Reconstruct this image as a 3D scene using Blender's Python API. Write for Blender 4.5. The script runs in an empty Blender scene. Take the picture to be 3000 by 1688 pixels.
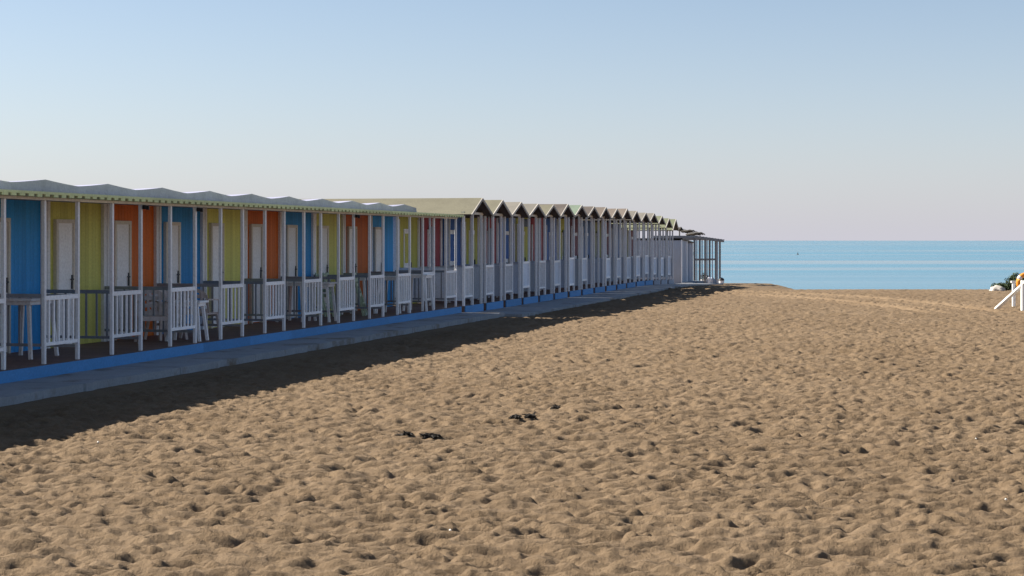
import bpy, bmesh, math, random
import numpy as np
from mathutils import Vector, Matrix

# ------------------------------------------------------------------ camera, sky, sun, exposure
sc = bpy.context.scene
col = sc.collection
R = math.radians
random.seed(7)
CAMZ = 1.9
cam_d = bpy.data.cameras.new('camera')
cam = bpy.data.objects.new('camera', cam_d); col.objects.link(cam)
cam.location = (0, 0, CAMZ); cam.rotation_euler = (R(90), 0, 0)
cam_d.sensor_width = 36; cam_d.lens = 60.0
cam_d.shift_y = -139/3000
cam_d.clip_start = 0.1; cam_d.clip_end = 200000
sc.camera = cam

SUN_EL = 39.5
SX, SY = -1.0, 0.30                      # horizontal direction towards the sun
world = bpy.data.worlds.new('World'); sc.world = world; world.use_nodes = True
wn = world.node_tree.nodes; wl = world.node_tree.links
for n in list(wn): wn.remove(n)
sky = wn.new('ShaderNodeTexSky'); sky.sky_type = 'NISHITA'; sky.sun_disc = False
sky.sun_elevation = R(SUN_EL); sky.sun_rotation = math.atan2(SX, SY)
sky.air_density = 0.8; sky.dust_density = 0.8; sky.ozone_density = 3.0; sky.altitude = 0
bg = wn.new('ShaderNodeBackground'); bg.inputs['Strength'].default_value = 0.060
wo = wn.new('ShaderNodeOutputWorld')
wb = wn.new('ShaderNodeMix'); wb.data_type = 'RGBA'; wb.blend_type = 'MULTIPLY'; wb.inputs[0].default_value = 1.0
wb.inputs[7].default_value = (1.08, 1.02, .93, 1)          # white balance of the camera
wl.new(sky.outputs[0], wb.inputs[6])
# pale haze low over the sea: fades out within a few degrees above the horizon
wtc = wn.new('ShaderNodeTexCoord'); wsp = wn.new('ShaderNodeSeparateXYZ'); wl.new(wtc.outputs['Generated'], wsp.inputs[0])
wab = wn.new('ShaderNodeMath'); wab.operation = 'ABSOLUTE'; wl.new(wsp.outputs[2], wab.inputs[0])
wm1 = wn.new('ShaderNodeMath'); wm1.operation = 'MULTIPLY'; wm1.inputs[1].default_value = -1/.085; wl.new(wab.outputs[0], wm1.inputs[0])
wm2 = wn.new('ShaderNodeMath'); wm2.operation = 'EXPONENT'; wl.new(wm1.outputs[0], wm2.inputs[0])
wm3 = wn.new('ShaderNodeMath'); wm3.operation = 'MULTIPLY'; wm3.inputs[1].default_value = .82; wl.new(wm2.outputs[0], wm3.inputs[0])
wh = wn.new('ShaderNodeMix'); wh.data_type = 'RGBA'; wh.inputs[7].default_value = (4.40, 4.32, 4.98, 1)
wl.new(wm3.outputs[0], wh.inputs[0]); wl.new(wb.outputs[2], wh.inputs[6]); wl.new(wh.outputs[2], bg.inputs[0]); wl.new(bg.outputs[0], wo.inputs[0])
sd = bpy.data.lights.new('sun', 'SUN'); sd.energy = 5.0; sd.angle = R(0.53); sd.color = (1.0, 0.93, 0.82)
so = bpy.data.objects.new('sun', sd); col.objects.link(so)
hd = Vector((SX, SY, 0)).normalized()
sv = Vector((hd.x*math.cos(R(SUN_EL)), hd.y*math.cos(R(SUN_EL)), math.sin(R(SUN_EL))))
so.rotation_euler = sv.to_track_quat('Z', 'Y').to_euler(); so.location = (-20, 10, 30)
sc.view_settings.view_transform = 'Standard'; sc.view_settings.look = 'None'
sc.view_settings.gamma = 1.0; sc.view_settings.exposure = 1.3
sc.view_settings.use_curve_mapping = False

# ------------------------------------------------------------------ row frame
F = 5000.0; VPX = 2720.0
ST, CT = 1220/math.hypot(1220, F), F/math.hypot(1220, F)
ROT = math.atan2(CT, ST)                 # local +X runs along the row, +Y to its back
def rowp(s, w, z=0.0):
    return Vector((s*ST - w*CT, s*CT + w*ST, z))
W0 = CT*11.81                            # line of the front posts
def s_of(x, D):
    z = F*D/(VPX-x); w = CT*D
    return (z - ST*w)/CT

# ------------------------------------------------------------------ helpers
def tag(o, label=None, cat=None, group=None, kind=None):
    if label: o['label'] = label
    if cat: o['category'] = cat
    if group: o['group'] = group
    if kind: o['kind'] = kind
    return o
def empty(name, loc=(0, 0, 0), rz=0.0):
    o = bpy.data.objects.new(name, None); col.objects.link(o)
    o.empty_display_size = 0.2; o.location = loc; o.rotation_euler = (0, 0, rz); return o
class MB:
    def __init__(s): s.v = []; s.f = []; s.m = []
    def poly(s, pts, mi=0):
        n = len(s.v); s.v += [tuple(p) for p in pts]; s.f.append(tuple(range(n, n+len(pts)))); s.m.append(mi)
    def box(s, x0, x1, y0, y1, z0, z1, mi=0, M=None, taper=0.0):
        n = len(s.v)
        P = [(x0,y0,z0),(x1,y0,z0),(x1,y1,z0),(x0,y1,z0),(x0,y0,z1),(x1,y0,z1),(x1,y1,z1),(x0,y1,z1)]
        if M is not None: P = [tuple(M @ Vector(p)) for p in P]
        s.v += P
        for q in ((0,3,2,1),(4,5,6,7),(0,1,5,4),(1,2,6,5),(2,3,7,6),(3,0,4,7)):
            s.f.append(tuple(n+i for i in q)); s.m.append(mi)
        return s
    def bar(s, a, b, wx, wy, mi=0, up=(0, 0, 1)):
        a = Vector(a); b = Vector(b); d = (b-a); L = d.length; d.normalize()
        u = Vector(up)
        if abs(d.dot(u)) > 0.98: u = Vector((0, 1, 0))
        r = d.cross(u).normalized(); u = r.cross(d)
        M = Matrix((( r.x, u.x, d.x, a.x), (r.y, u.y, d.y, a.y), (r.z, u.z, d.z, a.z), (0,0,0,1)))
        return s.box(-wx/2, wx/2, -wy/2, wy/2, 0, L, mi, M)
    def tube(s, pts, rad, n=8, mi=0, closed=False):
        pts = [Vector(p) for p in pts]; base = len(s.v); N = len(pts)
        for i, p in enumerate(pts):
            a = pts[(i-1) % N] if (closed or i > 0) else p
            b = pts[(i+1) % N] if (closed or i < N-1) else p
            d = (b-a).normalized(); u = Vector((0,0,1)) if abs(d.z) < .9 else Vector((1,0,0))
            r = d.cross(u).normalized(); u = r.cross(d)
            rr = rad[i] if hasattr(rad, '__len__') else rad
            for k in range(n):
                t = 2*math.pi*k/n
                s.v.append(tuple(p + r*math.cos(t)*rr + u*math.sin(t)*rr))
        for i in range(N if closed else N-1):
            j = (i+1) % N
            for k in range(n):
                l = (k+1) % n
                s.f.append((base+i*n+k, base+i*n+l, base+j*n+l, base+j*n+k)); s.m.append(mi)
        if not closed:
            s.f.append(tuple(base+k for k in range(n))[::-1]); s.m.append(mi)
            s.f.append(tuple(base+(N-1)*n+k for k in range(n))); s.m.append(mi)
        return s
    def mesh(s, name, mats, bevel=0.0, smooth=False):
        me = bpy.data.meshes.new(name); me.from_pydata(s.v, [], s.f)
        for m in (mats if isinstance(mats, (list, tuple)) else [mats]): me.materials.append(m)
        for p, mi in zip(me.polygons, s.m): p.material_index = mi; p.use_smooth = smooth
        bm = bmesh.new(); bm.from_mesh(me)
        bmesh.ops.recalc_face_normals(bm, faces=bm.faces)
        if bevel: bmesh.ops.bevel(bm, geom=list(bm.edges), offset=bevel, segments=1, affect='EDGES', profile=.5)
        bm.to_mesh(me); bm.free(); me.update()
        return me
cache = {}
def put(name, me, parent=None, loc=(0, 0, 0), rz=0.0):
    o = bpy.data.objects.new(name, me); col.objects.link(o)
    if parent: o.parent = parent
    o.location = loc; o.rotation_euler = (0, 0, rz); return o
def part(name, key, fn, mats, parent, loc=(0, 0, 0), bevel=0.0, smooth=False):
    if key is None or key not in cache:
        mb = MB(); fn(mb); me = mb.mesh(name, mats, bevel, smooth)
        if key is None: return put(name, me, parent, loc)
        cache[key] = me
    return put(name, cache[key], parent, loc)

# ------------------------------------------------------------------ materials
def newmat(name):
    m = bpy.data.materials.new(name); m.use_nodes = True
    nt = m.node_tree; b = nt.nodes['Principled BSDF']; return m, nt, b
def N(nt, t, **kw):
    n = nt.nodes.new(t)
    for k, v in kw.items(): setattr(n, k, v)
    return n
def paint(name, rgb, rough=0.6, dirt=(0.25, 0.2, 0.16), amount=0.35, scale=2.5, planks=0.0, vary=0.12, horiz=False, spec=0.3, streak=True):
    m, nt, b = newmat(name); L = nt.links
    tc = N(nt, 'ShaderNodeTexCoord'); mp = N(nt, 'ShaderNodeMapping')
    oi = N(nt, 'ShaderNodeObjectInfo')
    add = N(nt, 'ShaderNodeVectorMath', operation='ADD')
    mul = N(nt, 'ShaderNodeVectorMath', operation='SCALE'); mul.inputs['Scale'].default_value = 37.0
    cmb = N(nt, 'ShaderNodeCombineXYZ'); L.new(oi.outputs['Random'], cmb.inputs[0]); L.new(oi.outputs['Random'], cmb.inputs[1])
    L.new(cmb.outputs[0], mul.inputs[0]); L.new(tc.outputs['Object'], add.inputs[0]); L.new(mul.outputs[0], add.inputs[1])
    L.new(add.outputs[0], mp.inputs[0])
    mp.inputs['Scale'].default_value = (1, 1, .25 if streak else 1)
    n1 = N(nt, 'ShaderNodeTexNoise'); n1.inputs['Scale'].default_value = scale; n1.inputs['Detail'].default_value = 8; n1.inputs['Roughness'].default_value = .65
    L.new(mp.outputs[0], n1.inputs['Vector'])
    r1 = N(nt, 'ShaderNodeMapRange'); r1.inputs[1].default_value = .45; r1.inputs[2].default_value = .85; r1.inputs[3].default_value = 0; r1.inputs[4].default_value = amount
    L.new(n1.outputs['Fac'], r1.inputs[0])
    n2 = N(nt, 'ShaderNodeTexNoise'); n2.inputs['Scale'].default_value = 28; n2.inputs['Detail'].default_value = 4
    L.new(tc.outputs['Object'], n2.inputs['Vector'])
    hs = N(nt, 'ShaderNodeHueSaturation'); hs.inputs['Color'].default_value = (*rgb, 1)
    v = N(nt, 'ShaderNodeMapRange'); v.inputs[3].default_value = 1-vary; v.inputs[4].default_value = 1+vary
    L.new(oi.outputs['Random'], v.inputs[0])
    v2 = N(nt, 'ShaderNodeMapRange'); v2.inputs[1].default_value = .3; v2.inputs[2].default_value = .7; v2.inputs[3].default_value = .9; v2.inputs[4].default_value = 1.1
    L.new(n2.outputs['Fac'], v2.inputs[0])
    mm = N(nt, 'ShaderNodeMath', operation='MULTIPLY'); L.new(v.outputs[0], mm.inputs[0]); L.new(v2.outputs[0], mm.inputs[1])
    L.new(mm.outputs[0], hs.inputs['Value'])
    mx = N(nt, 'ShaderNodeMix', data_type='RGBA'); L.new(r1.outputs[0], mx.inputs[0]); L.new(hs.outputs[0], mx.inputs[6]); mx.inputs[7].default_value = (*dirt, 1)
    L.new(mx.outputs[2], b.inputs['Base Color'])
    b.inputs['Roughness'].default_value = rough
    b.inputs['Specular IOR Level'].default_value = spec
    bp = N(nt, 'ShaderNodeBump'); bp.inputs['Strength'].default_value = .25; bp.inputs['Distance'].default_value = .01
    h = n2.outputs['Fac']
    if planks:
        sp = N(nt, 'ShaderNodeSeparateXYZ'); L.new(tc.outputs['Object'], sp.inputs[0])
        md = N(nt, 'ShaderNodeMath', operation='PINGPONG'); md.inputs[1].default_value = planks/2
        L.new(sp.outputs[2 if horiz else 0], md.inputs[0])
        g = N(nt, 'ShaderNodeMapRange'); g.inputs[1].default_value = 0; g.inputs[2].default_value = .009; g.inputs[3].default_value = 0; g.inputs[4].default_value = 1
        L.new(md.outputs[0], g.inputs[0])
        ad = N(nt, 'ShaderNodeMath', operation='MULTIPLY_ADD'); ad.inputs[1].default_value = .25
        L.new(n2.outputs['Fac'], ad.inputs[0]); L.new(g.outputs[0], ad.inputs[2]); h = ad.outputs[0]
        bp.inputs['Strength'].default_value = .8
        # every board takes the paint a little differently
        fl = N(nt, 'ShaderNodeMath', operation='SNAP'); fl.inputs[1].default_value = planks
        L.new(sp.outputs[2 if horiz else 0], fl.inputs[0])
        wnz = N(nt, 'ShaderNodeTexWhiteNoise', noise_dimensions='1D'); L.new(fl.outputs[0], wnz.inputs['W'])
        pv = N(nt, 'ShaderNodeMapRange'); pv.inputs[3].default_value = .9; pv.inputs[4].default_value = 1.1; L.new(wnz.outputs['Value'], pv.inputs[0])
        m3 = N(nt, 'ShaderNodeMath', operation='MULTIPLY'); L.new(mm.outputs[0], m3.inputs[0]); L.new(pv.outputs[0], m3.inputs[1])
        L.new(m3.outputs[0], hs.inputs['Value'])
    L.new(h, bp.inputs['Height']); L.new(bp.outputs[0], b.inputs['Normal'])
    return m
WHITE = paint('white_paint', (.90, .89, .91), .5, (.55, .50, .46), .25)
WHITE2 = paint('old_white_paint', (.84, .83, .85), .6, (.46, .43, .41), .35)
CREAM = paint('cream_paint', (.68, .62, .54), .6, (.28, .22, .18), .4)
GREYP = paint('grey_paint', (.30, .32, .36), .6, (.16, .15, .14), .4)
BLUEW = paint('blue_wall_paint', (.028, .29, .68), .55, (.02, .15, .36), .35, planks=.115)
YELW = paint('yellow_green_wall_paint', (.70, .67, .17), .55, (.46, .41, .12), .35, planks=.115)
ORAW = paint('orange_wall_paint', (.60, .130, .012), .55, (.38, .085, .015), .35, planks=.115)
BLUEK = paint('blue_plinth_paint', (.06, .25, .54), .6, (.03, .13, .28), .35, scale=1.4, streak=False)
REDH = paint('crimson_wall_paint', (.40, .06, .08), .6, (.14, .03, .03), .4, planks=.1)
NAVYH = paint('royal_blue_wall_paint', (.05, .15, .46), .6, (.02, .06, .18), .4, planks=.1)
YELH = paint('mustard_wall_paint', (.56, .53, .11), .6, (.25, .22, .05), .4, planks=.1)
DARKM = paint('dark_metal', (.03, .03, .035), .4, (.06, .05, .04), .3)
FLOOR = paint('brown_floor_paint', (.21, .135, .115), .7, (.11, .08, .07), .6, scale=1.5, planks=.16, streak=False)
GREEN = paint('pale_green_sheet', (.64, .70, .36), .6, (.32, .36, .18), .4, scale=4)
GREYR = paint('grey_roof_felt', (.30, .305, .42), .8, (.15, .16, .20), .6, scale=3, streak=False)
WOODD = paint('dark_roof_timber', (.11, .085, .075), .8, (.05, .04, .035), .6, planks=.12)
def roofmat(nm, c, d, am=.55): return paint(nm, c, .9, d, am, scale=2.2, streak=False, vary=.08)
KHAKI = roofmat('khaki_roof_felt', (.145, .135, .095), (.07, .062, .045))
BEIGE = roofmat('beige_roof_felt', (.165, .152, .13), (.085, .078, .065))
BROWN = roofmat('brown_roof_felt', (.14, .115, .095), (.075, .06, .05))
DARKR = roofmat('dark_torn_roof_felt', (.085, .07, .062), (.2, .17, .14), .8)
MINT = roofmat('mint_roof_felt', (.145, .185, .14), (.085, .11, .08))
OLIVE = roofmat('olive_roof_felt', (.155, .165, .105), (.08, .085, .055))
CONC = paint('walkway_concrete', (.29, .31, .34), .85, (.18, .175, .17), .6, scale=1.2, streak=False, vary=.03)
PLAST = paint('white_plastic', (.62, .60, .60), .4, (.35, .3, .28), .4, scale=5)
PLASTB = paint('mottled_plastic', (.62, .54, .52), .45, (.22, .16, .15), .7, scale=14)
PLASTT = paint('pale_green_plastic', (.50, .58, .42), .45, (.35, .38, .28), .3)
FADED = paint('faded_blue_boards', (.34, .38, .46), .7, (.24, .22, .22), .6, planks=.2)
REED = paint('grey_reed_thatch', (.05, .046, .040), .95, (.025, .022, .02), .7, scale=9, streak=False)
ORANGE = paint('orange_ring_plastic', (.75, .27, .03), .45, (.5, .2, .05), .3)
BRIGHT = paint('fresh_white_paint', (.80, .79, .76), .5, (.5, .46, .4), .2)
WEED = paint('dried_seaweed', (.02, .017, .014), .95, (.05, .04, .03), .5, scale=20, streak=False)
SHELL = paint('shell_white', (.75, .72, .66), .35, (.5, .42, .32), .4, scale=30, streak=False)
ROCK = paint('pale_rock', (.46, .42, .37), .9, (.2, .18, .15), .6, scale=4, streak=False)
LEAF = paint('shrub_leaf', (.045, .07, .025), .7, (.09, .085, .03), .7, scale=6, streak=False, vary=.3)
STEM = paint('shrub_stem', (.12, .09, .06), .9, (.05, .04, .03), .5)
TARP = paint('blue_grey_tarp', (.22, .28, .38), .6, (.12, .13, .17), .5, scale=5, streak=False)

# sand
def sandmat():
    m, nt, b = newmat('dry_sand'); L = nt.links
    tc = N(nt, 'ShaderNodeTexCoord')
    def noise(sc_, det, rough=.6):
        n = N(nt, 'ShaderNodeTexNoise'); n.inputs['Scale'].default_value = sc_; n.inputs['Detail'].default_value = det; n.inputs['Roughness'].default_value = rough
        L.new(tc.outputs['Object'], n.inputs['Vector']); return n
    big = noise(.25, 5); mid = noise(3.5, 6); fine = noise(70, 6, .75); peb = noise(22, 3)
    cr = N(nt, 'ShaderNodeValToRGB'); cr.color_ramp.elements[0].position = .3; cr.color_ramp.elements[1].position = .72
    cr.color_ramp.elements[0].color = (.130, .089, .053, 1); cr.color_ramp.elements[1].color = (.196, .141, .090, 1)
    mixf = N(nt, 'ShaderNodeMath', operation='MULTIPLY_ADD'); mixf.inputs[1].default_value = .5
    half = N(nt, 'ShaderNodeMath', operation='MULTIPLY'); half.inputs[1].default_value = .5
    L.new(mid.outputs['Fac'], half.inputs[0]); L.new(big.outputs['Fac'], mixf.inputs[0]); L.new(half.outputs[0], mixf.inputs[2])
    L.new(mixf.outputs[0], cr.inputs[0])
    mr = N(nt, 'ShaderNodeMapRange'); mr.inputs[1].default_value = .25; mr.inputs[2].default_value = .75; mr.inputs[3].default_value = .72; mr.inputs[4].default_value = 1.26
    L.new(fine.outputs['Fac'], mr.inputs[0])
    mul = N(nt, 'ShaderNodeVectorMath', operation='SCALE'); L.new(cr.outputs[0], mul.inputs[0]); L.new(mr.outputs[0], mul.inputs['Scale'])
    L.new(mul.outputs[0], b.inputs['Base Color']); b.inputs['Roughness'].default_value = .95; b.inputs['Specular IOR Level'].default_value = .15
    b1 = N(nt, 'ShaderNodeBump'); b1.inputs['Distance'].default_value = .012; b1.inputs['Strength'].default_value = .9
    b2 = N(nt, 'ShaderNodeBump'); b2.inputs['Distance'].default_value = .03; b2.inputs['Strength'].default_value = .6
    L.new(peb.outputs['Fac'], b2.inputs['Height']); L.new(fine.outputs['Fac'], b1.inputs['Height']); L.new(b2.outputs[0], b1.inputs['Normal'])
    L.new(b1.outputs[0], b.inputs['Normal'])
    return m
SAND = sandmat()
def seamat():
    m, nt, b = newmat('sea_water'); L = nt.links
    tc = N(nt, 'ShaderNodeTexCoord')
    def noise(scale3, sc_, det):
        mp = N(nt, 'ShaderNodeMapping'); mp.inputs['Scale'].default_value = scale3; L.new(tc.outputs['Object'], mp.inputs[0])
        n = N(nt, 'ShaderNodeTexNoise'); n.inputs['Scale'].default_value = sc_; n.inputs['Detail'].default_value = det; L.new(mp.outputs[0], n.inputs['Vector']); return n
    band = noise((.10, 1, 1), .02, 4); rip = noise((.45, 1, 1), .9, 6); swell = noise((.12, 1, 1), .12, 3)
    cr = N(nt, 'ShaderNodeValToRGB'); cr.color_ramp.elements[0].position = .38; cr.color_ramp.elements[1].position = .64
    cr.color_ramp.elements[0].color = (.048, .145, .21, 1); cr.color_ramp.elements[1].color = (.09, .205, .275, 1)
    L.new(band.outputs['Fac'], cr.inputs[0]); L.new(cr.outputs[0], b.inputs['Base Color'])
    b.inputs['IOR'].default_value = 1.33
    rr = N(nt, 'ShaderNodeMapRange'); rr.inputs[1].default_value = .4; rr.inputs[2].default_value = .62; rr.inputs[3].default_value = .12; rr.inputs[4].default_value = .34
    L.new(band.outputs['Fac'], rr.inputs[0]); L.new(rr.outputs[0], b.inputs['Roughness'])
    b1 = N(nt, 'ShaderNodeBump'); b1.inputs['Distance'].default_value = .10; b1.inputs['Strength'].default_value = .6
    b2 = N(nt, 'ShaderNodeBump'); b2.inputs['Distance'].default_value = .5; b2.inputs['Strength'].default_value = .5
    L.new(swell.outputs['Fac'], b2.inputs['Height']); L.new(rip.outputs['Fac'], b1.inputs['Height']); L.new(b2.outputs[0], b1.inputs['Normal']); L.new(b1.outputs[0], b.inputs['Normal'])
    return m
SEA = seamat()

# ------------------------------------------------------------------ ground
rng = np.random.default_rng(11)
TN, TR = 1024, 0.02
def fftnoise(lo, hi):
    k = np.fft.fftfreq(TN, TR); kk = np.hypot(*np.meshgrid(k, k)); f = np.fft.fft2(rng.standard_normal((TN, TN)))
    lam = 1/np.maximum(kk, 1e-6); g = np.exp(-((np.log(lam)-np.log((lo*hi)**.5))/(np.log(hi/lo)/2))**2); g[0, 0] = 0
    n = np.fft.ifft2(f*g).real; return n/n.std()
tile = np.zeros((TN, TN))
HW = 17; gx, gy = np.meshgrid(np.arange(-HW, HW+1)*TR, np.arange(-HW, HW+1)*TR)
for i in range(8500):
    cx, cy = rng.integers(0, TN, 2); a = rng.uniform(0, math.pi); L_ = rng.uniform(.06, .13); B_ = rng.uniform(.038, .065); dp = rng.uniform(.012, .055)*rng.uniform(.5, 1)
    u = gx*math.cos(a)+gy*math.sin(a); v = -gx*math.sin(a)+gy*math.cos(a)
    q = (u/L_)**2+(v/B_)**2
    s_ = -dp*np.exp(-q**1.4) + dp*.55*np.exp(-((np.sqrt(q)-1.55)/.42)**2)*(1+.5*np.sign(u)*np.minimum(1, abs(u)/L_))
    ii = (np.arange(cy-HW, cy+HW+1)) % TN; jj = (np.arange(cx-HW, cx+HW+1)) % TN
    old = tile[np.ix_(ii, jj)]
    tile[np.ix_(ii, jj)] = old*(1-.5*np.exp(-q)) + s_
tile += .011*fftnoise(.16, .34) + .005*fftnoise(.07, .14) + .012*fftnoise(.6, 1.6) - .016*np.abs(fftnoise(.18, .4))
tile = np.where(tile > 0, .020*np.tanh(tile/.020), tile*1.0)
def samp(x, y):
    fx = (x/TR) % TN; fy = (y/TR) % TN; i = fy.astype(int); j = fx.astype(int); a = fx-j; b = fy-i
    i %= TN; j %= TN; i1 = (i+1) % TN; j1 = (j+1) % TN
    return (tile[i, j]*(1-a)+tile[i, j1]*a)*(1-b) + (tile[i1, j]*(1-a)+tile[i1, j1]*a)*b
def sstep(a, b, x):
    t = np.clip((x-a)/(b-a), 0, 1); return t*t*(3-2*t)
def base_h(X, Y):
    X = np.asarray(X, float); Y = np.asarray(Y, float)
    w = -X*CT + Y*ST
    main = -.000624*np.clip(Y-55, 0, 42)**2 - .05*np.clip(Y-97, 0, 1e9)
    row = -.021*(np.sqrt(np.clip(Y-69, 0, 1e9)**2+9)-3)*(Y > 69)
    k = sstep(6.3, 9.3, w)*(1-sstep(99, 108, Y))
    h = main*(1-k)+row*k
    h = h + .05*np.sin(X*.21+1.3)*np.sin(Y*.17)*np.clip((Y-8)/20, 0, 1)*(1-k)
    return np.maximum(h, -6.0)
def detail_h(X, Y):
    c, s_ = math.cos(.9), math.sin(.9)
    d = .86*samp(X*.72+Y*.12, Y*1.85) + .40*samp((X*.9*c-Y*1.75*s_)+5.3, (X*.9*s_+Y*1.75*c)+2.1) + .32*samp(X*.3+3.1, Y*.5+7.7) + .60*samp(X*.40+9.1+Y*.18, Y*1.9+4.4)
    w = -X*CT + Y*ST
    amp = (1-.15*sstep(30, 60, Y)-.45*sstep(64, 80, Y))*(1-.97*sstep(9.5, 10.2, w))
    # a few faint tyre ruts on the rise
    t = np.zeros_like(d)
    for off in (0, .55, 2.2, 2.75):
        cx = 10.5 + off - (Y-52)*.16 - .012*(Y-52)**2
        wd = np.exp(-((X-cx)/.16)**2); t += (-.05*wd + .04*np.exp(-((np.abs(X-cx)-.3)/.12)**2))*sstep(44, 49, Y)*(1-sstep(66, 72, Y))
    return d*amp + t
def build_ground():
    ys = [4.0]
    while ys[-1] < 128:
        y = ys[-1]
        ys.append(y + (max(.024, .0015*y) if y < 86 else .6))
    ys = np.array(ys); ts = np.concatenate([np.linspace(-.60, -.375, 40, endpoint=False), np.linspace(-.375, .375, 900), np.linspace(.375, .86, 131)[1:]])
    Yg, Tg = np.meshgrid(ys, ts, indexing='ij'); Xg = Yg*Tg
    H = base_h(Xg, Yg) + detail_h(Xg, Yg)
    ed = (1-sstep(.40, .56, -Tg))*(1-sstep(.74, .84, Tg))
    H = base_h(Xg, Yg) + detail_h(Xg, Yg)*ed - .35*sstep(.50, .60, -Tg) - .35*sstep(.80, .86, Tg) - .35*(1-sstep(4.0, 4.6, Yg)) - .0*Yg
    nr, nc = H.shape
    V = np.stack([Xg, Yg, H], -1).reshape(-1, 3)
    idx = np.arange(nr*nc).reshape(nr, nc)
    Q = np.stack([idx[:-1, :-1], idx[:-1, 1:], idx[1:, 1:], idx[1:, :-1]], -1).reshape(-1, 4)
    # coarse surroundings
    cx = np.concatenate([np.linspace(-400, -70, 12, endpoint=False), np.linspace(-70, 90, 110), np.linspace(90, 400, 13)[1:]])
    cy = np.concatenate([np.linspace(-300, -30, 10, endpoint=False), np.linspace(-30, 130, 110)])
    CY, CX = np.meshgrid(cy, cx, indexing='ij'); CH = base_h(CX, CY) - .12
    n0 = len(V); V = np.concatenate([V, np.stack([CX, CY, CH], -1).reshape(-1, 3)])
    id2 = n0+np.arange(CX.size).reshape(CX.shape)
    Q2 = np.stack([id2[:-1, :-1], id2[:-1, 1:], id2[1:, 1:], id2[1:, :-1]], -1).reshape(-1, 4)
    Q = np.concatenate([Q, Q2])
    me = bpy.data.meshes.new('sand'); me.vertices.add(len(V)); me.vertices.foreach_set('co', V.astype(np.float32).ravel())
    me.loops.add(Q.size); me.loops.foreach_set('vertex_index', Q.astype(np.int32).ravel())
    me.polygons.add(len(Q)); me.polygons.foreach_set('loop_start', np.arange(0, Q.size, 4, dtype=np.int32)); me.polygons.foreach_set('loop_total', np.full(len(Q), 4, np.int32))
    me.polygons.foreach_set('use_smooth', np.ones(len(Q), bool))
    me.update(calc_edges=True); me.materials.append(SAND)
    tag(put('sand', me), 'trampled brown beach sand covered in footprints', kind='structure')
build_ground()
def gz(X, Y): return float(base_h(X, Y))
mb = MB(); mb.poly([(-60000, 90, -1.6), (60000, 90, -1.6), (60000, 60000, -1.6), (-60000, 60000, -1.6)])
tag(put('sea', mb.mesh('sea', SEA)), 'calm pale blue sea reaching the horizon', kind='structure')

# walkway: concrete strip in front of both rows (one stretch each)
CONC2, nt_, b_ = CONC, CONC.node_tree, CONC.node_tree.nodes['Principled BSDF']
g_ = N(nt_, 'ShaderNodeNewGeometry'); dp_ = N(nt_, 'ShaderNodeVectorMath', operation='DOT_PRODUCT'); dp_.inputs[1].default_value = (ST, CT, 0)
nt_.links.new(g_.outputs['Position'], dp_.inputs[0])
pp_ = N(nt_, 'ShaderNodeMath', operation='PINGPONG'); pp_.inputs[1].default_value = 1.4; nt_.links.new(dp_.outputs['Value'], pp_.inputs[0])
jm_ = N(nt_, 'ShaderNodeMapRange'); jm_.inputs[1].default_value = .015; jm_.inputs[2].default_value = .04; jm_.inputs[3].default_value = .72; jm_.inputs[4].default_value = 1
nt_.links.new(pp_.outputs[0], jm_.inputs[0])
old_ = b_.inputs['Base Color'].links[0].from_socket
ms_ = N(nt_, 'ShaderNodeVectorMath', operation='SCALE'); nt_.links.new(old_, ms_.inputs[0]); nt_.links.new(jm_.outputs[0], ms_.inputs['Scale'])
# wind-blown sand lying on the slabs
sn_ = N(nt_, 'ShaderNodeTexNoise'); sn_.inputs['Scale'].default_value = 1.1; sn_.inputs['Detail'].default_value = 8; sn_.inputs['Roughness'].default_value = .7
nt_.links.new(g_.outputs['Position'], sn_.inputs['Vector'])
sr_ = N(nt_, 'ShaderNodeMapRange'); sr_.inputs[1].default_value = .52; sr_.inputs[2].default_value = .68; nt_.links.new(sn_.outputs['Fac'], sr_.inputs[0])
sx_ = N(nt_, 'ShaderNodeMix', data_type='RGBA'); sx_.inputs[7].default_value = (.16, .115, .072, 1)
nt_.links.new(sr_.outputs[0], sx_.inputs[0]); nt_.links.new(ms_.outputs[0], sx_.inputs[6]); nt_.links.new(sx_.outputs[2], b_.inputs['Base Color'])
def strip(name, s0, s1, w0, w1, top, n, label, jag=.0):
    mb = MB(); pts = []
    for i in range(n+1):
        s = s0+(s1-s0)*i/n
        j = random.uniform(-jag, jag)
        a = rowp(s, w0+j); b = rowp(s, w1)
        za = gz(*rowp(s, w1)[:2])
        pts.append(((a.x, a.y, za+top), (b.x, b.y, za+top), (a.x, a.y, za-.25)))
    for p, q in zip(pts, pts[1:]):
        mb.poly([p[0], q[0], q[1], p[1]]); mb.poly([p[0], p[2], q[2], q[0]])
    mb.poly([pts[0][0], pts[0][1], (pts[0][1][0], pts[0][1][1], -.2), pts[0][2]])
    tag(put(name, mb.mesh(name, CONC)), label, kind='structure')
strip('walkway', -4, 41.45, CT*10.62, CT*11.70, 0.10, 220, 'grey concrete walkway along the flat roofed cabins', .03)
strip('walkway', 41.46, 84.5, CT*10.12, CT*11.66, 0.06, 220, 'grey concrete walkway along the gabled huts', .045)

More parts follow.
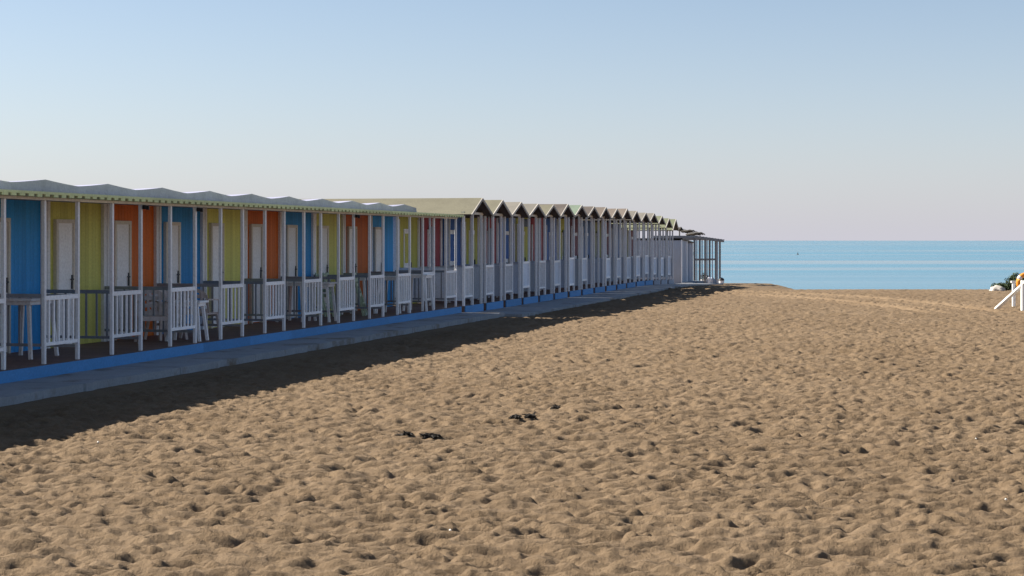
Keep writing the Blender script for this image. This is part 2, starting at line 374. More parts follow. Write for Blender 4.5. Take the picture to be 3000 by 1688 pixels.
# ------------------------------------------------------------------ flat-roofed cabins
PITCH = 1.951; SA = 19.63; XO = 1.025
DK = .25
wall_mats = {'blue': BLUEW, 'yellow': YELW, 'orange': ORAW}
def railing_fn(x0, x1, y, z0, zt, zb, n, tw=.05):
    def fn(mb):
        mb.box(x0+.025, x1-.025, y-.02, y+.02, zt-.06, zt)
        mb.box(x0+.025, x1-.025, y-.016, y+.016, zb, zb+.045)
        for i in range(n):
            x = x0+(x1-x0)*(i+1)/(n+1)
            mb.box(x-.017, x+.017, y-.011, y+.011, zb+.045, zt-.06)
    return fn
def beach_cabin(k, colr, label):
    rd = random.Random(100+k)
    t = empty('beach_cabin', rowp(SA+PITCH*k, W0, 0), ROT)
    tag(t, label, 'beach cabin', 'flat roofed beach cabins')
    P = PITCH
    part('porch_floor', 'c_floor', lambda m: m.box(0, P, -.127, 1.62, .06, DK), FLOOR, t)
    part('plinth', 'c_plinth', lambda m: m.box(0, P, -.15, -.128, .02, DK+.002), BLUEK, t)
    w = part('wall', 'c_wall_'+colr, lambda m: m.box(0, P, 1.64, 4.0, DK, 2.56), wall_mats[colr], t)
    part('corner_trim', 'c_trim', lambda m: (m.box(-.03, .055, 1.585, 1.638, DK, 2.54), m.box(.13, .20, 1.60, 1.638, DK, 2.54), m.box(.055, .13, 1.615, 1.638, DK, 2.54)), WHITE2, t)
    if k in (1, 2, 6): part('bracket', 'c_brk', lambda m: (m.box(-.035, .035, -.10, -.046, 2.37, 2.43), m.box(-.01, .01, -.14, -.10, 2.36, 2.42)), DARKM, t, (P, 0, 0))
    # door with frame and handle
    d = part('door', 'c_door', lambda m: (m.box(.42, .90, 1.605, 1.638, DK+.02, 2.17), m.box(.47, .85, 1.597, 1.6045, DK+.15, 1.05), m.box(.47, .85, 1.597, 1.6045, 1.25, 2.05)), WHITE if k % 3 else WHITE2, t)
    part('door_frame', 'c_dframe', lambda m: (m.box(.36, .42, 1.58, 1.638, DK, 2.23), m.box(.90, .96, 1.58, 1.638, DK, 2.23), m.box(.42, .90, 1.58, 1.638, 2.17, 2.23)), CREAM, d)
    def handle(m):
        m.box(.85, .875, 1.58, 1.597, 1.14, 1.36); m.box(.79, .86, 1.56, 1.58, 1.285, 1.30); m.box(.855, .872, 1.56, 1.597, 1.28, 1.305)
    part('door_handle', 'c_handle', handle, DARKM, d)
    part('post', 'c_post', lambda m: m.box(-.025, .025, -.025, .025, DK, 2.437), WHITE, t, (XO, 0, 0), bevel=.004)
    part('post', 'c_post', None, WHITE, t, (P, 0, 0))
    part('railing', 'c_rail%d' % (k % 2), railing_fn(XO, P, 0, 0, 1.16, .49, 5 if k % 2 else 6), WHITE, t)
    def parti(m):
        y0, y1 = .03, 1.58
        m.box(P-.018, P+.018, y0, y1, 1.10, 1.155); m.box(P-.015, P+.015, y0, y1, .42, .46)
        for i in range(1, 9):
            y = y0+(y1-y0)*i/9; m.box(P-.009, P+.009, y-.014, y+.014, .46, 1.10)
    part('side_railing', 'c_parti', parti, GREYP, t)
    part('eave_beam', 'c_beam', lambda m: m.box(0, P, -.045, .045, 2.438, 2.474), CREAM, t)
    def eave(m):
        n = 9; L = P/n
        m.box(0, P, -.215, -.19, 2.508, 2.542)
        for i in range(n):
            m.box(i*L+.03+rd.uniform(0, .02), i*L+L-.045+rd.uniform(-.02, .02), -.212, -.193, 2.474+rd.uniform(-.004, .006), 2.5075)
        m.box(0, P, -.19, 1.0, 2.512, 2.534)
    part('porch_roof', None, eave, GREEN, t)
    def prof(x):
        u = abs((x/P)*2-1); return 2.722+.068*(1-u)**1.25
    def roof(m):
        n = 14; pr = [(P*i/n, prof(P*i/n)) for i in range(n+1)]
        for (xa, za), (xb, zb) in zip(pr, pr[1:]):
            m.poly([(xa, 1.0, 2.50), (xb, 1.0, 2.50), (xb, 1.03, zb), (xa, 1.03, za)])
            m.poly([(xa, 1.03, za), (xb, 1.03, zb), (xb, 4.2, zb-.12), (xa, 4.2, za-.12)])
            m.poly([(xa, 4.2, za-.12), (xb, 4.2, zb-.12), (xb, 4.2, 2.50), (xa, 4.2, 2.50)])
        m.poly([(0, 1.0, 2.5), (0, 1.03, pr[0][1]), (0, 4.2, pr[0][1]-.12), (0, 4.2, 2.5)])
        m.poly([(P, 1.0, 2.5), (P, 1.03, pr[0][1]), (P, 4.2, pr[0][1]-.12), (P, 4.2, 2.5)])
        m.poly([(0, 1.0, 2.5), (P, 1.0, 2.5), (P, 4.2, 2.5), (0, 4.2, 2.5)])
    part('roof', 'c_roof', roof, GREYR, t)
    return t
cols3 = ['blue', 'yellow', 'orange']
clabel = {
 -1: 'yellow cabin whose front post stands at the left edge of the photo',
 0: 'orange cabin whose white railing is cut by the left edge of the photo',
 1: 'nearest fully seen blue cabin, with a white table on its porch',
 2: 'nearest yellow cabin with a white door, between the nearest blue and orange ones',
 3: 'nearest orange cabin, with a mottled plastic chair before it',
 4: 'blue cabin with a white door and a side-on plastic chair, second blue from the left',
 5: 'second yellow cabin from the left, empty porch with white door half hidden by a post',
 6: 'second orange cabin from the left, white door with its dark handle in view',
 7: 'third blue cabin from the left, a white table standing against its wall',
 8: 'third yellow cabin from the left, with folded chairs leaning at its wall',
 9: 'last orange cabin of the flat roofed row, with a narrow orange strip above the door',
 10: 'last blue cabin of the flat roofed row, next to the first gabled hut'}
for k in range(-7, 11):
    c = cols3[(k-1) % 3]
    lb = clabel.get(k, '%s cabin outside the left edge of the photo, number %s towards the camera' % (c, ['', '', 'two', 'three', 'four', 'five', 'six', 'seven'][-k]) if k < -1 else '')
    beach_cabin(k, c, lb)

# ------------------------------------------------------------------ gabled huts
hut_cols = [('yellow', YELH), ('red', REDH), ('blue', NAVYH)]
inv = [7.657, 8.020, 8.385, 8.745, 9.107, 9.470, 9.850, 10.215, 10.588, 10.965, 11.336, 11.705, 12.085, 12.453, 12.82, 13.17, 13.52]
apex = [1.095, 1.094, 1.085, 1.08, 1.094, 1.16, 1.174, 1.17, 1.187, 1.175, 1.215, 1.165, 1.13, 1.145, 1.06, .985, .973]
eavz = [.70, .705, .72, .74, .765, .80, .85, .845, .835, .86, .86, .80, .80, .81, .74, .60, .50]
rmats = [KHAKI, KHAKI, BEIGE, BEIGE, KHAKI, DARKR, MINT, DARKR, BROWN, BROWN, BROWN, BEIGE, BEIGE, BEIGE, OLIVE, OLIVE, OLIVE]
rnames = ['khaki', 'khaki', 'torn beige', 'beige', 'khaki', 'dark torn', 'mint green', 'dark', 'brown', 'brown', 'brown', 'beige', 'beige', 'beige', 'olive', 'olive', 'olive']
faded_cols = [paint('faded_yellow_paint', (.42, .42, .22), .7, (.3, .28, .2), .6, planks=.1), paint('faded_red_paint', (.26, .12, .14), .7, (.25, .2, .2), .6, planks=.1), paint('faded_blue_paint', (.16, .24, .42), .7, (.2, .22, .28), .6, planks=.1)]
PLB = paint('weathered_plinth_paint', (.13, .28, .48), .65, (.12, .16, .22), .5)
BARGE = paint('weathered_bargeboard_paint', (.40, .37, .33), .7, (.2, .18, .16), .5)
SIDEP = paint('side_panel_paint', (.60, .65, .75), .65, (.34, .35, .38), .5, planks=.12)
def gabled_hut(i, label):
    rd = random.Random(500+i)
    z = F*11.44*inv[i]*1e-4; s = (z-ST*CT*11.44)/CT
    loc = rowp(s, W0, 0); g = gz(*rowp(s, CT*11.8)[:2]); loc.z = g
    t = empty('gabled_hut', loc, ROT+rd.uniform(-.006, .006))
    cname, cm = hut_cols[i % 3]
    if i >= 10: cm = faded_cols[i % 3]; cname += '_faded'
    tag(t, label, 'beach hut', 'gabled beach huts')
    az = CAMZ+apex[i]-g; ez = CAMZ+eavz[i]-g
    hs = .91; P = 1.07; tw = rd.uniform(-.02, .02)
    if i >= 14: hs *= .93; P *= .95
    part('porch_floor', 'h_floor%d' % (i >= 14), lambda m: m.box(-hs, hs, -.127, 1.62, .05, .245), FLOOR, t)
    part('plinth', 'h_plinth%d' % (i >= 14), lambda m: m.box(-hs, hs, -.15, -.128, .03, .25), BLUEK if i < 2 else (PLB if i < 11 else FADED), t)
    part('wall', None, lambda m: m.box(-hs, hs, 1.68, 4.6, .25, ez-.02), WHITE2, t)
    fw = part('front_wall', None, lambda m: (m.box(-hs, hs, 1.64, 1.678, .25, ez-.02), m.poly([(-hs, 1.66, ez-.02), (hs, 1.66, ez-.02), (0, 1.66, az-.06)])), cm, t)
    for tx in (-hs, hs-.08): part('corner_trim', 'h_trim', lambda m: m.box(0, .08, 1.60, 1.638, .25, 2.45), WHITE, t, (tx, 0, 0))
    dm = cm
    d = part('door', 'h_door_'+cname, lambda m: (m.box(-.42, .16, 1.61, 1.638, .26, 2.2, 1), m.box(-.36, .10, 1.60, 1.6095, 1.32, 2.08, 0)), [dm, WHITE], t)
    part('door_handle', 'h_handle', lambda m: m.box(.08, .11, 1.57, 1.609, 1.18, 1.34), DARKM, d)
    ptop = ez-.03
    for x, y in ((-hs+.035, -.09), (-.03, -.09), (hs-.035, -.09)):
        dx = rd.uniform(-.012, .012)
        zz = ptop if abs(x) > .3 else ptop
        part('post', None, lambda m: m.bar((0, 0, .25), (dx, 0, zz), .06, .06, up=(0, 1, 0)), WHITE if rd.random() < .6 else WHITE2, t, (x, y, 0))
    for x in (-hs+.035, hs-.035):
        part('post', None, lambda m: m.box(-.022, .022, -.022, .022, .25, ptop), WHITE2, t, (x, rd.uniform(.65, .9), 0))
    zt = 1.25 + (.0 if i < 3 else rd.uniform(-.03, .10)); zb = .46 + (0 if i < 3 else rd.uniform(-.05, .08))
    if i < 3 or i in (4,):
        part('railing', None, railing_fn(-hs+.035, -.03, -.09, 0, zt, zb, 5), WHITE, t)
    elif i != 8:
        def panel(m):
            m.box(-hs+.065, -.06, -.11, -.07, zt-.06, zt); m.box(-hs+.065, -.06, -.11, -.07, zb, zb+.06)
            m.box(-hs+.065, -.06, -.095, -.08, zb+.06, zt-.06, 1)
        part('railing', None, panel, [WHITE, SIDEP], t)
    for x in (-hs+.035, hs-.035):
        part('side_panel', None, lambda m: (m.box(x-.012, x+.012, -.05, 1.59, .38, 1.16), m.box(x-.02, x+.02, -.05, 1.59, 1.161, 1.21)), SIDEP, t)
    if i == 6: part('vent', None, lambda m: m.box(-.55, .75, 1.615, 1.6385, 2.36, 2.62), DARKM, fw)
    if i in (1, 4, 9, 12): part('curtain', None, lambda m: [m.bar((-.30+q*.07, 1.585+.008*(q % 2), 1.05), (-.30+q*.07, 1.585+.008*(q % 2), 2.28), .066, .008, up=(0, 1, 0)) for q in range(6)] and None, FADED, t)
    part('tie_beam', None, lambda m: m.box(-P+.1, P-.1, -.13, -.05, ez-.03, ez+.03), CREAM, t)
    def roof(m):
        th = .035; y0, y1 = -.34, 4.7
        for sgn in (-1, 1):
            E = Vector((sgn*P, 0, ez-.02+tw*sgn)); A = Vector((0, 0, az))
            nrm = Vector((sgn*(az-ez), 0, P)).normalized()*th
            a0 = (A.x, y0, A.z); a1 = (A.x, y1, A.z); e0 = (E.x, y0, E.z); e1 = (E.x, y1, E.z)
            ua0 = (0, y0, az-th*1.2); ua1 = (0, y1, az-th*1.2); ue0 = (E.x-nrm.x, y0, E.z-nrm.z); ue1 = (E.x-nrm.x, y1, E.z-nrm.z)
            m.poly([a0, e0, e1, a1], 0); m.poly([ua0, ue0, ue1, ua1], 1)
            m.poly([a0, ua0, ue0, e0], 1); m.poly([e0, ue0, ue1, e1], 1); m.poly([a1, ua1, ue1, e1], 1)
    r = part('roof', None, roof, [rmats[i], WOODD], t)
    def barge(m):
        for sgn in (-1, 1):
            a = Vector((0, -.355, az-.035)); b = Vector((sgn*P, -.355, ez-.055+tw*sgn))
            m.bar(a, b, .07, .026, up=(0, 1, 0))
    part('bargeboard', None, barge, BARGE, r)
    if i in (2, 5, 7):       # torn strips of felt showing the dark boards
        def tear(m):
            for q in range(3 if i == 2 else 5):
                u0 = rd.uniform(.1, .5); u1 = u0+rd.uniform(.2, .45); y = .2+rd.uniform(-.3, 1.6)+q*.35; wd = rd.uniform(.06, .16)
                def pt(u, yy): return (-P*u, yy, az+(ez-.02-az-tw*0)*u+.008)
                m.poly([pt(u0, y), pt(u0, y+wd), pt(u1, y+wd*1.2-.1), pt(u1, y-.1)])
        part('torn_patch', None, tear, WOODD if i == 2 else BEIGE, r)
    return t
ordn = ['first', 'second', 'third', 'fourth', 'fifth', 'sixth', 'seventh', 'eighth', 'ninth', 'tenth', 'eleventh', 'twelfth', 'thirteenth', 'fourteenth', 'fifteenth', 'sixteenth', 'last']
for i in range(17):
    gabled_hut(i, '%s gabled hut counting from the flat roofed cabins, %s roof, %s wall' % (ordn[i], rnames[i], hut_cols[i % 3][0]))

# ------------------------------------------------------------------ boarded shed and open pergola at the far end
def end_frame(x0, x1, D):
    s0, s1 = s_of(x0, D), s_of(x1, D); return s0, s1
s0, s1 = end_frame(1999, 2031, 11.75)
g0 = gz(*rowp(s0, W0)[:2])
t = tag(empty('boarded_shed', rowp(s0, W0, g0), ROT), 'faded boarded shed between the last gabled hut and the open pergola', 'shed')
Ls = s1-s0
part('wall', None, lambda m: (m.box(0, Ls*.45, 0, 2.6, .02, 2.12), m.box(Ls*.5, Ls*.78, .06, 2.6, .02, 2.25-.2), m.box(Ls*.78, Ls, .02, 2.6, .02, 2.25-.26)), FADED, t)
part('corner_trim', None, lambda m: (m.box(-.05, .06, -.05, -.003, .02, 2.14), m.box(Ls*.45, Ls*.5, -.04, 2.5, .02, 2.1), m.box(Ls-.1, Ls+.02, -.05, .018, .02, 1.98)), WHITE2, t)
part('roof', None, lambda m: m.poly([(-.05, -.07, 2.22), (Ls+.05, -.07, 2.04), (Ls+.05, 2.9, 2.04), (-.05, 2.9, 2.22)]) or m.poly([(-.05, -.07, 2.16), (Ls+.05, -.07, 1.98), (Ls+.05, 2.9, 1.98), (-.05, 2.9, 2.16)]) or m.poly([(-.05, -.07, 2.16), (Ls+.05, -.07, 1.98), (Ls+.05, -.07, 2.04), (-.05, -.07, 2.22)]), BEIGE, t)
part('step', None, lambda m: m.box(-.4, Ls+.3, -.6, -.06, -.08, .10), CONC, t)

ps = [2035, 2050, 2066, 2079, 2097, 2109]
sP = [s_of(x, 11.81) for x in ps]
gp = [gz(*rowp(s, W0)[:2]) for s in sP]
t = tag(empty('pergola', rowp(sP[0], W0, 0), ROT), 'open weathered timber pergola at the seaward end of the huts', 'pergola')
def top_at(ds): # beam height falls towards the sea
    f = ds/(sP[-1]-sP[0]); return CAMZ+.12-.17*f
BLK = paint('weathered_timber', (.20, .205, .22), .85, (.07, .065, .06), .6)
for j, s in enumerate(sP):
    wd = .16 if j == 4 else .09
    part('post', None, lambda m: m.box(-wd/2, wd/2, -.05, .05, gp[j]-.2, top_at(s-sP[0])-.02), BLK, t, (s-sP[0], 0, 0))
    if j < 5:
        s2 = (sP[j+1]-s)*.5+s-sP[0]
        part('post', None, lambda m: m.box(-.025, .025, -.03, .03, gp[j]-.2, top_at(s2)-.02), FADED, t, (s2, .02, 0))
        part('post', None, lambda m: m.box(-.03, .03, -.03, .03, gp[j]-.2, top_at(s2)-.02), WHITE2, t, (s2+.5, 1.99, 0))
        part('post', None, lambda m: m.box(-.04, .04, -.04, .04, gp[j]-.2, top_at(s-sP[0]+.8)-.02), BLK, t, (s-sP[0]+.3, 2.0, 0))
Lp = sP[-1]-sP[0]
part('top_beam', None, lambda m: (m.bar((-.5, -.01, top_at(-.5)+.03), (Lp+1.6, -.01, top_at(Lp+1.6)+.03), .1, .10, up=(0, 1, 0)), m.bar((-.5, 2.0, top_at(-.5)+.04), (Lp+.6, 2.0, top_at(Lp+.6)+.04), .1, .10, up=(0, 1, 0))), BLK, t)
def rafts(m):
    for q in range(10):
        x = -.3+q*(Lp+.8)/9; m.bar((x, -.2, top_at(x)+.10), (x, 2.2, top_at(x)+.10), .04, .045)
part('rafter', None, rafts, BLK, t)
part('mid_rail', None, lambda m: m.bar((0, .02, top_at(0)-1.08), (sP[4]-sP[0]-.3, .02, top_at(sP[4]-sP[0])-1.02), .10, .05, up=(0, 1, 0)), BLK, t)

# dark thatch canopies rising behind the shed roof
def thatch(name, x, y, D, wpx, hpx, tilt, label):
    z = F*D/(VPX-x); X = (x-1500)*z/F; Z = CAMZ-(y-705)*z/F; k = z/F
    mb = MB(); n = 18; Lh = wpx*k/2; Hh = hpx*k/2
    rd = random.Random(int(x))
    rings = []
    for i in range(n+1):
        u = -1+2*i/n; prof = max(.06, (1-abs(u)**1.8)**.6)
        rings.append((u*Lh, prof))
    for (xa, pa), (xb, pb) in zip(rings, rings[1:]):
        m_ = 9
        for q in range(m_):
            t0, t1 = 2*math.pi*q/m_, 2*math.pi*(q+1)/m_
            def P(xx, pp, tt):
                return (xx, math.cos(tt)*pp*.9, math.sin(tt)*pp*Hh*(1+.35*math.sin(xx*23+tt*3))+xx*tilt)
            mb.poly([P(xa, pa, t0), P(xb, pb, t0), P(xb, pb, t1), P(xa, pa, t1)])
    for q in range(60):
        u = rd.uniform(-.95, .95)*Lh; zz = -Hh*rd.uniform(0, .6); yy = rd.uniform(-.6, .6)
        mb.bar((u, yy, zz+u*tilt), (u+rd.uniform(-.05, .25), yy+rd.uniform(-.1, .1), zz+u*tilt-rd.uniform(.02, .10)), .02, .02)
    top = empty(name, (X, z+1.1, gz(X, z+1.1)))
    tag(top, label, 'parasol', 'thatched parasols behind the shed')
    o = put('thatch', mb.mesh('thatch', REED), top, (0, 0, Z-top.location.z))
    part('pole', None, lambda m: m.tube([(0, 0, 0), (0, 0, Z-top.location.z+.02)], .045), BLK, top)
thatch('thatched_parasol', 2040, 684.5, 12.6, 52, 8, .10, 'longest dark thatched parasol top, rising lowest and rightmost above the shed')
thatch('thatched_parasol', 2020, 676.5, 13.4, 42, 7, .05, 'middle dark thatched parasol top above the shed roof')
thatch('thatched_parasol', 1996, 670, 14.0, 18, 11, -.1, 'small dark thatched parasol top beside the last gabled roof')

# bundles heaped under the pergola
def blob(name, x, ybot, D, wpx, hpx, mat, label, cat, group=None, lump=.18, seed=1):
    z = F*D/(VPX-x); X = (x-1500)*z/F; k = z/F; Z0 = CAMZ-(ybot-705)*k
    bm = bmesh.new(); bmesh.ops.create_icosphere(bm, subdivisions=4, radius=1)
    rd = random.Random(seed); ph = [rd.uniform(0, 6) for _ in range(9)]
    for v in bm.verts:
        c = v.co; d = 1+lump*(math.sin(c.x*4+ph[0])*math.sin(c.y*4+ph[1])+.6*math.sin(c.z*7+ph[2]+c.x*5)+.35*math.sin(c.x*13+ph[3])*math.sin(c.y*12+c.z*9+ph[4]))
        c *= d; c.z = max(c.z, -.55)
        c.x *= wpx*k/2; c.y *= wpx*k*.4; c.z = (c.z+.55)*hpx*k/1.55
    me = bpy.data.meshes.new(name); bm.to_mesh(me); bm.free(); me.materials.append(mat)
    for p in me.polygons: p.use_smooth = True
    o = put(name, me, None, (X, z, Z0)); tag(o, label, cat, group); return o
blob('sack', 2087, 836, 11.9, 22, 22, TARP, 'blue grey sack in the middle of the heap under the pergola', 'sack', 'sacks under the pergola', seed=3)
blob('sack', 2073, 834, 11.9, 20, 26, WHITE2, 'pale sack at the near end of the heap under the pergola', 'sack', 'sacks under the pergola', seed=4)
blob('sack', 2102, 837, 11.9, 18, 17, WHITE2, 'low white sack between the blue grey sack and the dark topped bin', 'sack', 'sacks under the pergola', seed=5)
# dark-topped bin at the last post
z = F*11.5/(VPX-2113); X = (2113-1500)*z/F; g = CAMZ-(838-705)*z/F
t = tag(empty('waste_bin', (X, z, g)), 'white bin with a dark lid at the seaward end post of the pergola', 'bin')
part('body', None, lambda m: m.tube([(0, 0, 0), (0, 0, .05), (0, 0, .30)], [.13, .15, .165], 16), WHITE2, t)
part('lid', None, lambda m: m.tube([(0, 0, .301), (0, 0, .34), (0, 0, .42), (0, 0, .47)], [.17, .175, .13, .03], 16), DARKM, t)
# potted plant
def leaves(m, c, rad, n, size, seed, flat=1.0):
    rd = random.Random(seed)
    for q in range(n):
        while True:
            p = Vector((rd.uniform(-1, 1), rd.uniform(-1, 1), rd.uniform(-1, 1)))
            if .25 < p.length < 1: break
        f = 1+.25*math.sin(p.x*5+seed)*math.sin(p.y*6+seed*2)
        P = Vector((c[0]+p.x*rad[0]*f, c[1]+p.y*rad[1]*f, c[2]+p.z*rad[2]*f))
        a = Vector((rd.gauss(0, 1), rd.gauss(0, 1), rd.gauss(0, .8))).normalized(); b = a.cross(Vector((rd.gauss(0, 1), rd.gauss(0, 1), rd.gauss(0, 1)))).normalized()
        L_ = size*rd.uniform(.6, 1.4); w = L_*.35
        m.poly([P-a*L_, P+b*w, P+a*L_, P-b*w])
z = F*12.0/(VPX-2062); X = (2062-1500)*z/F; g = CAMZ-(834-705)*z/F
t = tag(empty('potted_plant', (X, z, g)), 'tufted dark plant in a pale pot under the pergola', 'plant')
part('pot', None, lambda m: m.tube([(0, 0, 0), (0, 0, .28)], [.12, .17], 14), WHITE2, t)
part('foliage', None, lambda m: leaves(m, (0, 0, .42), (.22, .22, .18), 260, .05, 5), LEAF, t)

# ------------------------------------------------------------------ porch furniture
def place(x, D):
    s = s_of(x, D); return rowp(s, CT*D, DK+.001)
def table(x, D, rz, h, L, mat, label):
    t = tag(empty('table', place(x, D), ROT+rz), label, 'table', 'tables on the cabin porches')
    part('table_top', 't_top%.2f%.2f' % (h, L), lambda m: (m.box(-L/2, L/2, -.3, .3, h-.035, h), m.box(-L/2+.04, L/2-.04, -.26, .26, h-.09, h-.036)), mat, t, bevel=.006)
    for sx in (-1, 1):
        for sy in (-1, 1):
            part('leg', 't_leg%.2f%.2f%d%d' % (h, L, sx, sy), lambda m: m.bar((sx*(L/2-.02), sy*.28, 0), (sx*(L/2-.08), sy*.22, h-.091), .045, .045), mat, t)
def chair(x, D, rz, mat, label):
    t = tag(empty('plastic_chair', place(x, D), ROT+rz), label, 'chair', 'plastic chairs on the cabin porches')
    part('seat', 'ch_seat', lambda m: (m.box(-.22, .22, -.22, .22, .40, .43), m.box(-.22, .22, -.235, -.221, .36, .43)), mat, t)
    def back(m):
        n = 10
        for i in range(n):
            u0, u1 = -1+2*i/n, -1+2*(i+1)/n
            def zt(u): return .86-.10*u*u
            def P(u, z): return (u*.23, .20+.10*(z-.43)/.4-.05*u*u, z)
            for (z0, z1) in ((.43, .50), (.56, .62), (.68, .74)):
                m.poly([P(u0, z0), P(u1, z0), P(u1, z1), P(u0, z1)])
            m.poly([P(u0, zt(u0)-.07), P(u1, zt(u1)-.07), P(u1, zt(u1)), P(u0, zt(u0))])
        for i in range(0, 6):
            u = -1+2*i/5
            m.bar(P(u, .43), P(u, zt(u)-.02), .035, .015, up=(0, 1, 0))
    part('backrest', 'ch_back', back, mat, t)
    for sx in (-1, 1):
        part('armrest', 'ch_arm%d' % sx, lambda m: (m.bar((sx*.25, -.22, .64), (sx*.24, .24, .66), .05, .025), m.bar((sx*.25, -.2, .42), (sx*.25, -.2, .64), .035, .035)), mat, t)
        for sy in (-1, 1):
            part('leg', 'ch_leg%d%d' % (sx, sy), lambda m: m.bar((sx*.25, sy*.25, 0), (sx*.20, sy*.19, .40), .045, .03), mat, t)
def folded_chair(x, D, rz, mat, label):
    t = tag(empty('folded_chair', place(x, D), ROT+rz), label, 'chair', 'folded chairs leaning at the cabin walls')
    def fr(m):
        for sx in (-.22, .22):
            m.bar((sx, 0, 0), (sx, .24, .95), .03, .035); m.bar((sx*.86, -.05, 0), (sx*.86, .20, .80), .028, .03)
        m.bar((-.22, .02, .08), (.22, .02, .08), .025, .025); m.bar((-.19, .02, .28), (.19, .02, .28), .025, .025)
    part('frame', 'f_frame', fr, mat, t)
    def sl(m):
        for q in range(5): z = .42+q*.11; m.box(-.2, .2, .25*z/.95-.02, .25*z/.95-.008, z, z+.07)
    part('slats', 'f_slats', sl, mat, t)
table(75, 12.75, 0.05, .84, .85, WHITE2, 'white table on the porch of the nearest blue cabin')
chair(448, 12.55, -1.0, PLASTB, 'mottled plastic chair turned to the road before the nearest orange and blue cabins')
chair(486, 12.7, -.6, PLAST, 'white plastic chair right behind the mottled one, half hidden by a post')
chair(588, 12.35, 1.5, PLASTB, 'mottled plastic chair seen side-on, just right of the railing before the second blue wall')
table(548, 12.2, .1, .66, .45, WHITE, 'narrow white table behind the railing before the second blue wall')
table(868, 12.9, .0, .82, .75, WHITE2, 'white table against the third blue wall from the left')
table(935, 12.4, .1, .8, .6, WHITE, 'white table behind the railing between the third blue and third yellow walls')
folded_chair(985, 12.9, .1, PLASTT, 'pale green folded chair leaning below the third yellow wall')
folded_chair(968, 13.0, -.2, PLAST, 'white folded chair leaning left of the pale green one')
folded_chair(1068, 12.4, .2, PLAST, 'white folded chair leaning before the last orange wall')
table(1050, 12.8, .0, .85, .7, WHITE2, 'white table against the last orange wall')
table(1150, 12.2, .0, .84, .7, WHITE, 'white table on the porch of the last blue cabin')
table(1226, 12.0, .0, .86, .6, WHITE, 'white table near the seaward end of the flat roofed row')

# ------------------------------------------------------------------ right edge: white timber stand, life ring, shrubs, rock
def onsand(x, y):
    z = F*CAMZ/(y-705)
    for _ in range(8):
        X = (x-1500)*z/F; z = F*(CAMZ-gz(X, z))/(y-705)
    return Vector(((x-1500)*z/F, z, gz((x-1500)*z/F, z)))
pA = onsand(2999, 911); zt = pA.y
t = tag(empty('lifeguard_stand', (pA.x, pA.y, pA.z)), 'white timber stand with a sloping brace at the right edge', 'lifeguard stand')
def st_post(x, y, h, wd=.11): return part('post', None, lambda m: m.bar((0, 0, -.1), (0, 0, h), wd, wd, up=(0, 1, 0)), BRIGHT, t, (x, y, 0), bevel=.006)
q1 = onsand(2970, 898)-pA; q2 = onsand(2917, 906)-pA
st_post(0, 0, .84, .13); st_post(q1.x, q1.y, .70, .085); st_post(1.7, 0, 1.9); st_post(1.7, q1.y, 1.9)
part('brace', None, lambda m: m.bar((q2.x, q2.y, .0), (.03, -.11, .80), .085, .10, up=(0, 1, 0)), BRIGHT, t, bevel=.006)
part('brace', None, lambda m: m.bar((q1.x+.25, q1.y-.1, .45), (1.62, q1.y-.1, 1.7), .085, .10, up=(0, 1, 0)), BRIGHT, t, bevel=.006)
part('crossbar', None, lambda m: (m.box(q1.x-.08, 1.64, q1.y-.04, q1.y+.04, .701, .76), m.box(.07, 1.64, -.05, .05, .74, .83), m.box(1.66, 1.74, .07, q1.y-.07, .6, .68)), BRIGHT, t)
part('seat', None, lambda m: (m.box(1.5, 2.1, .9, 1.9, 1.9, 1.94), m.box(2.07, 2.1, .9, 1.9, 1.941, 2.3), m.box(1.66, 1.74, -.05, q1.y+.05, 1.82, 1.899)), BRIGHT, t)
z = pA.y+.9; X = (3004-1500)*z/F
ring = MB(); c = [(math.cos(a)*.22, 0, math.sin(a)*.22) for a in [2*math.pi*i/32 for i in range(32)]]
ring.tube(c, .065, 12, closed=True)
t = tag(empty('life_ring', (X, z, CAMZ-(828-705)*z/F)), 'orange life ring with pale bands resting on the white stand', 'life ring')
put('ring', ring.mesh('ring', ORANGE, smooth=True), t, (0, 0, 0), .25)
def bands(m, a0):
    if 1:
        m.tube([(math.cos(a0+q*.09)*.22, 0, math.sin(a0+q*.09)*.22) for q in range(5)], .069, 12)
for a0 in (.8, 2.35, 3.9, 5.5):
    mbb = MB(); bands(mbb, a0); put('band', mbb.mesh('band', PLAST, smooth=True), t, (0, 0, 0), .25)
def shrub(x, y, D_z, wpx, hpx, n, label, seed):
    z = D_z; X = (x-1500)*z/F; k = z/F; g = CAMZ-(y-705)*k
    t = tag(empty('shrub', (X, z, g)), label, 'shrub', 'shrubs on the dune edge')
    W_, H_ = wpx*k/2, hpx*k/2
    part('stem', None, lambda m: [m.tube([(0, 0, -.3), (q*.1*W_, 0, H_), (q*.3*W_, .05*q, H_*1.5)], [.02, .015, .006], 6) for q in (-2, -1, 0, 1, 2)] and None, STEM, t)
    part('foliage', None, lambda m: leaves(m, (0, 0, H_), (W_, W_*.8, H_), n, .045, seed), LEAF, t)
shrub(2992, 858, 66.5, 88, 56, 5200, 'taller dark green shrub behind the white stand', 3)
shrub(2932, 857, 66.5, 56, 27, 1800, 'low olive shrub spreading over the pale rock', 8)
o = blob('rock', 2922, 858.5, 1, 44, 22, ROCK, 'pale rounded rock under the low shrub at the right', 'rock', seed=9, lump=.12)
z = 65.6; k2 = z/F; kold = 1/(VPX-2922)
o.location = ((2922-1500)*k2, z, CAMZ-(859-705)*k2); o.scale = (k2/kold,)*3

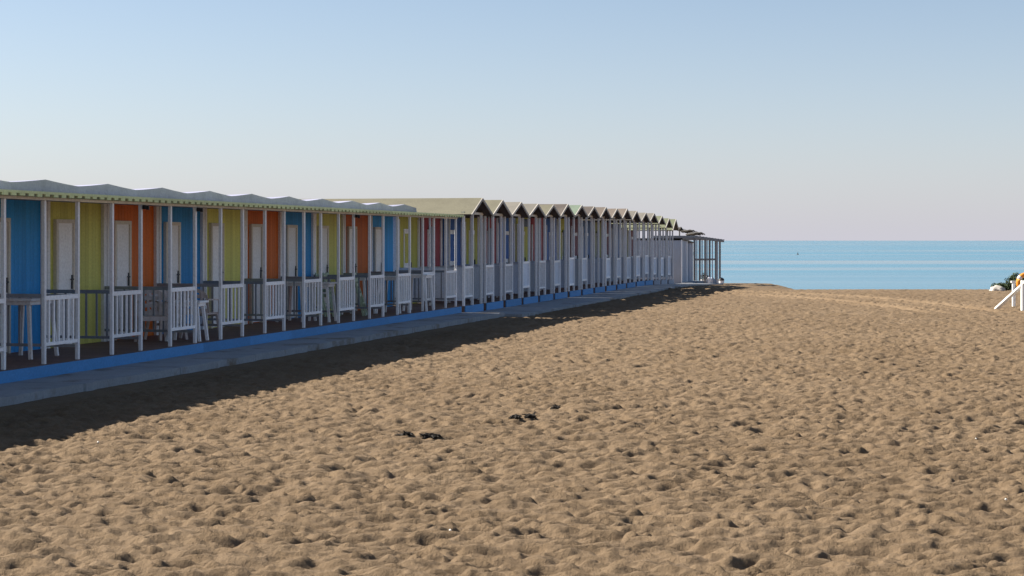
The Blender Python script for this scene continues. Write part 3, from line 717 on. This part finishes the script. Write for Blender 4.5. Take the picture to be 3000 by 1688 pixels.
# small buoy out on the water
z = F*3.5/(746-705); X = (2337-1500)*z/F
t = tag(empty('buoy', (X, z, -1.75)), 'tiny dark buoy floating far out on the sea', 'buoy')
part('float', None, lambda m: m.tube([(0, 0, -.2), (0, 0, .1), (0, 0, .35), (0, 0, .5)], [.2, .26, .2, .06], 12), DARKM, t)
part('mast', None, lambda m: m.tube([(0, 0, .5), (0, 0, .85)], .03), DARKM, t)

# ------------------------------------------------------------------ bits on the sand
def surf(x, y):
    z = F*CAMZ/(y-705)
    for _ in range(12):
        X = (x-1500)*z/F
        h = float(base_h(X, z)) + float(detail_h(np.array([X]), np.array([z]))[0]); z = .5*z+.5*F*(CAMZ-h)/(y-705)
    return Vector(((x-1500)*z/F, z, h))
def clump(x, y, wpx, label, seed):
    p = surf(x, y); k = p.y/F; wd = wpx*k; rd = random.Random(seed); mb = MB()
    for q in range(26):
        a = rd.uniform(0, 6.28); r = rd.uniform(0, .5)*wd; c = Vector((math.cos(a)*r, math.sin(a)*r*.6, rd.uniform(0, .025)))
        d = Vector((rd.gauss(0, 1), rd.gauss(0, 1), rd.gauss(0, .25))).normalized()*rd.uniform(.03, .08)
        mb.tube([c-d, c+Vector((0, 0, rd.uniform(.005, .02))), c+d], [.004, .012, .004], 5)
    for q in range(5):
        a = rd.uniform(0, 6.28); c = Vector((math.cos(a)*wd*.25, math.sin(a)*wd*.15, 0)); r = wd*rd.uniform(.12, .25)
        mb.tube([c+Vector((-r, 0, 0)), c+Vector((-r*.4, 0, .01)), c+Vector((r*.4, 0, .012)), c+Vector((r, 0, 0))], [.004, .024, .02, .004], 7)
    o = put('seaweed_clump', mb.mesh('seaweed_clump', WEED), None, p+Vector((0, 0, .02)))
    tag(o, label, 'seaweed', 'dark seaweed clumps on the sand')
clump(1628, 1204, 28, 'single dark seaweed clump in the middle of the sand, right of the pair', 1)
clump(1511, 1232, 17, 'left clump of the pair of dark seaweed bits in mid sand', 2)
clump(1553, 1230, 19, 'right clump of the pair of dark seaweed bits in mid sand', 3)
clump(1190, 1286, 32, 'dark seaweed clump left of the widest clump', 4)
clump(1262, 1285, 52, 'widest dark seaweed clump on the sand, left of centre', 5)
rs = random.Random(4)
for (x, y) in [(289, 1299), (513, 1493), (620, 1383), (1320, 1560), (1722, 1285), (1425, 1105), (2860, 1290), (1678, 1399), (2950, 1470)]:
    p = surf(x, y)
    o = part('shell', 'shell', lambda m: m.tube([(0, 0, 0), (.006, 0, .006), (.02, 0, .010), (.035, 0, .002)], [.004, .013, .016, .003], 8), SHELL, None, (p.x, p.y, p.z+.006), smooth=True)
    o.rotation_euler = (rs.uniform(-.4, .4), rs.uniform(-.3, .3), rs.uniform(0, 6)); f = max(.6, p.y/26); o.scale = (f, f, f)
    tag(o, 'tiny white shell lying on the trampled sand', 'shell', 'white shells scattered on the sand')
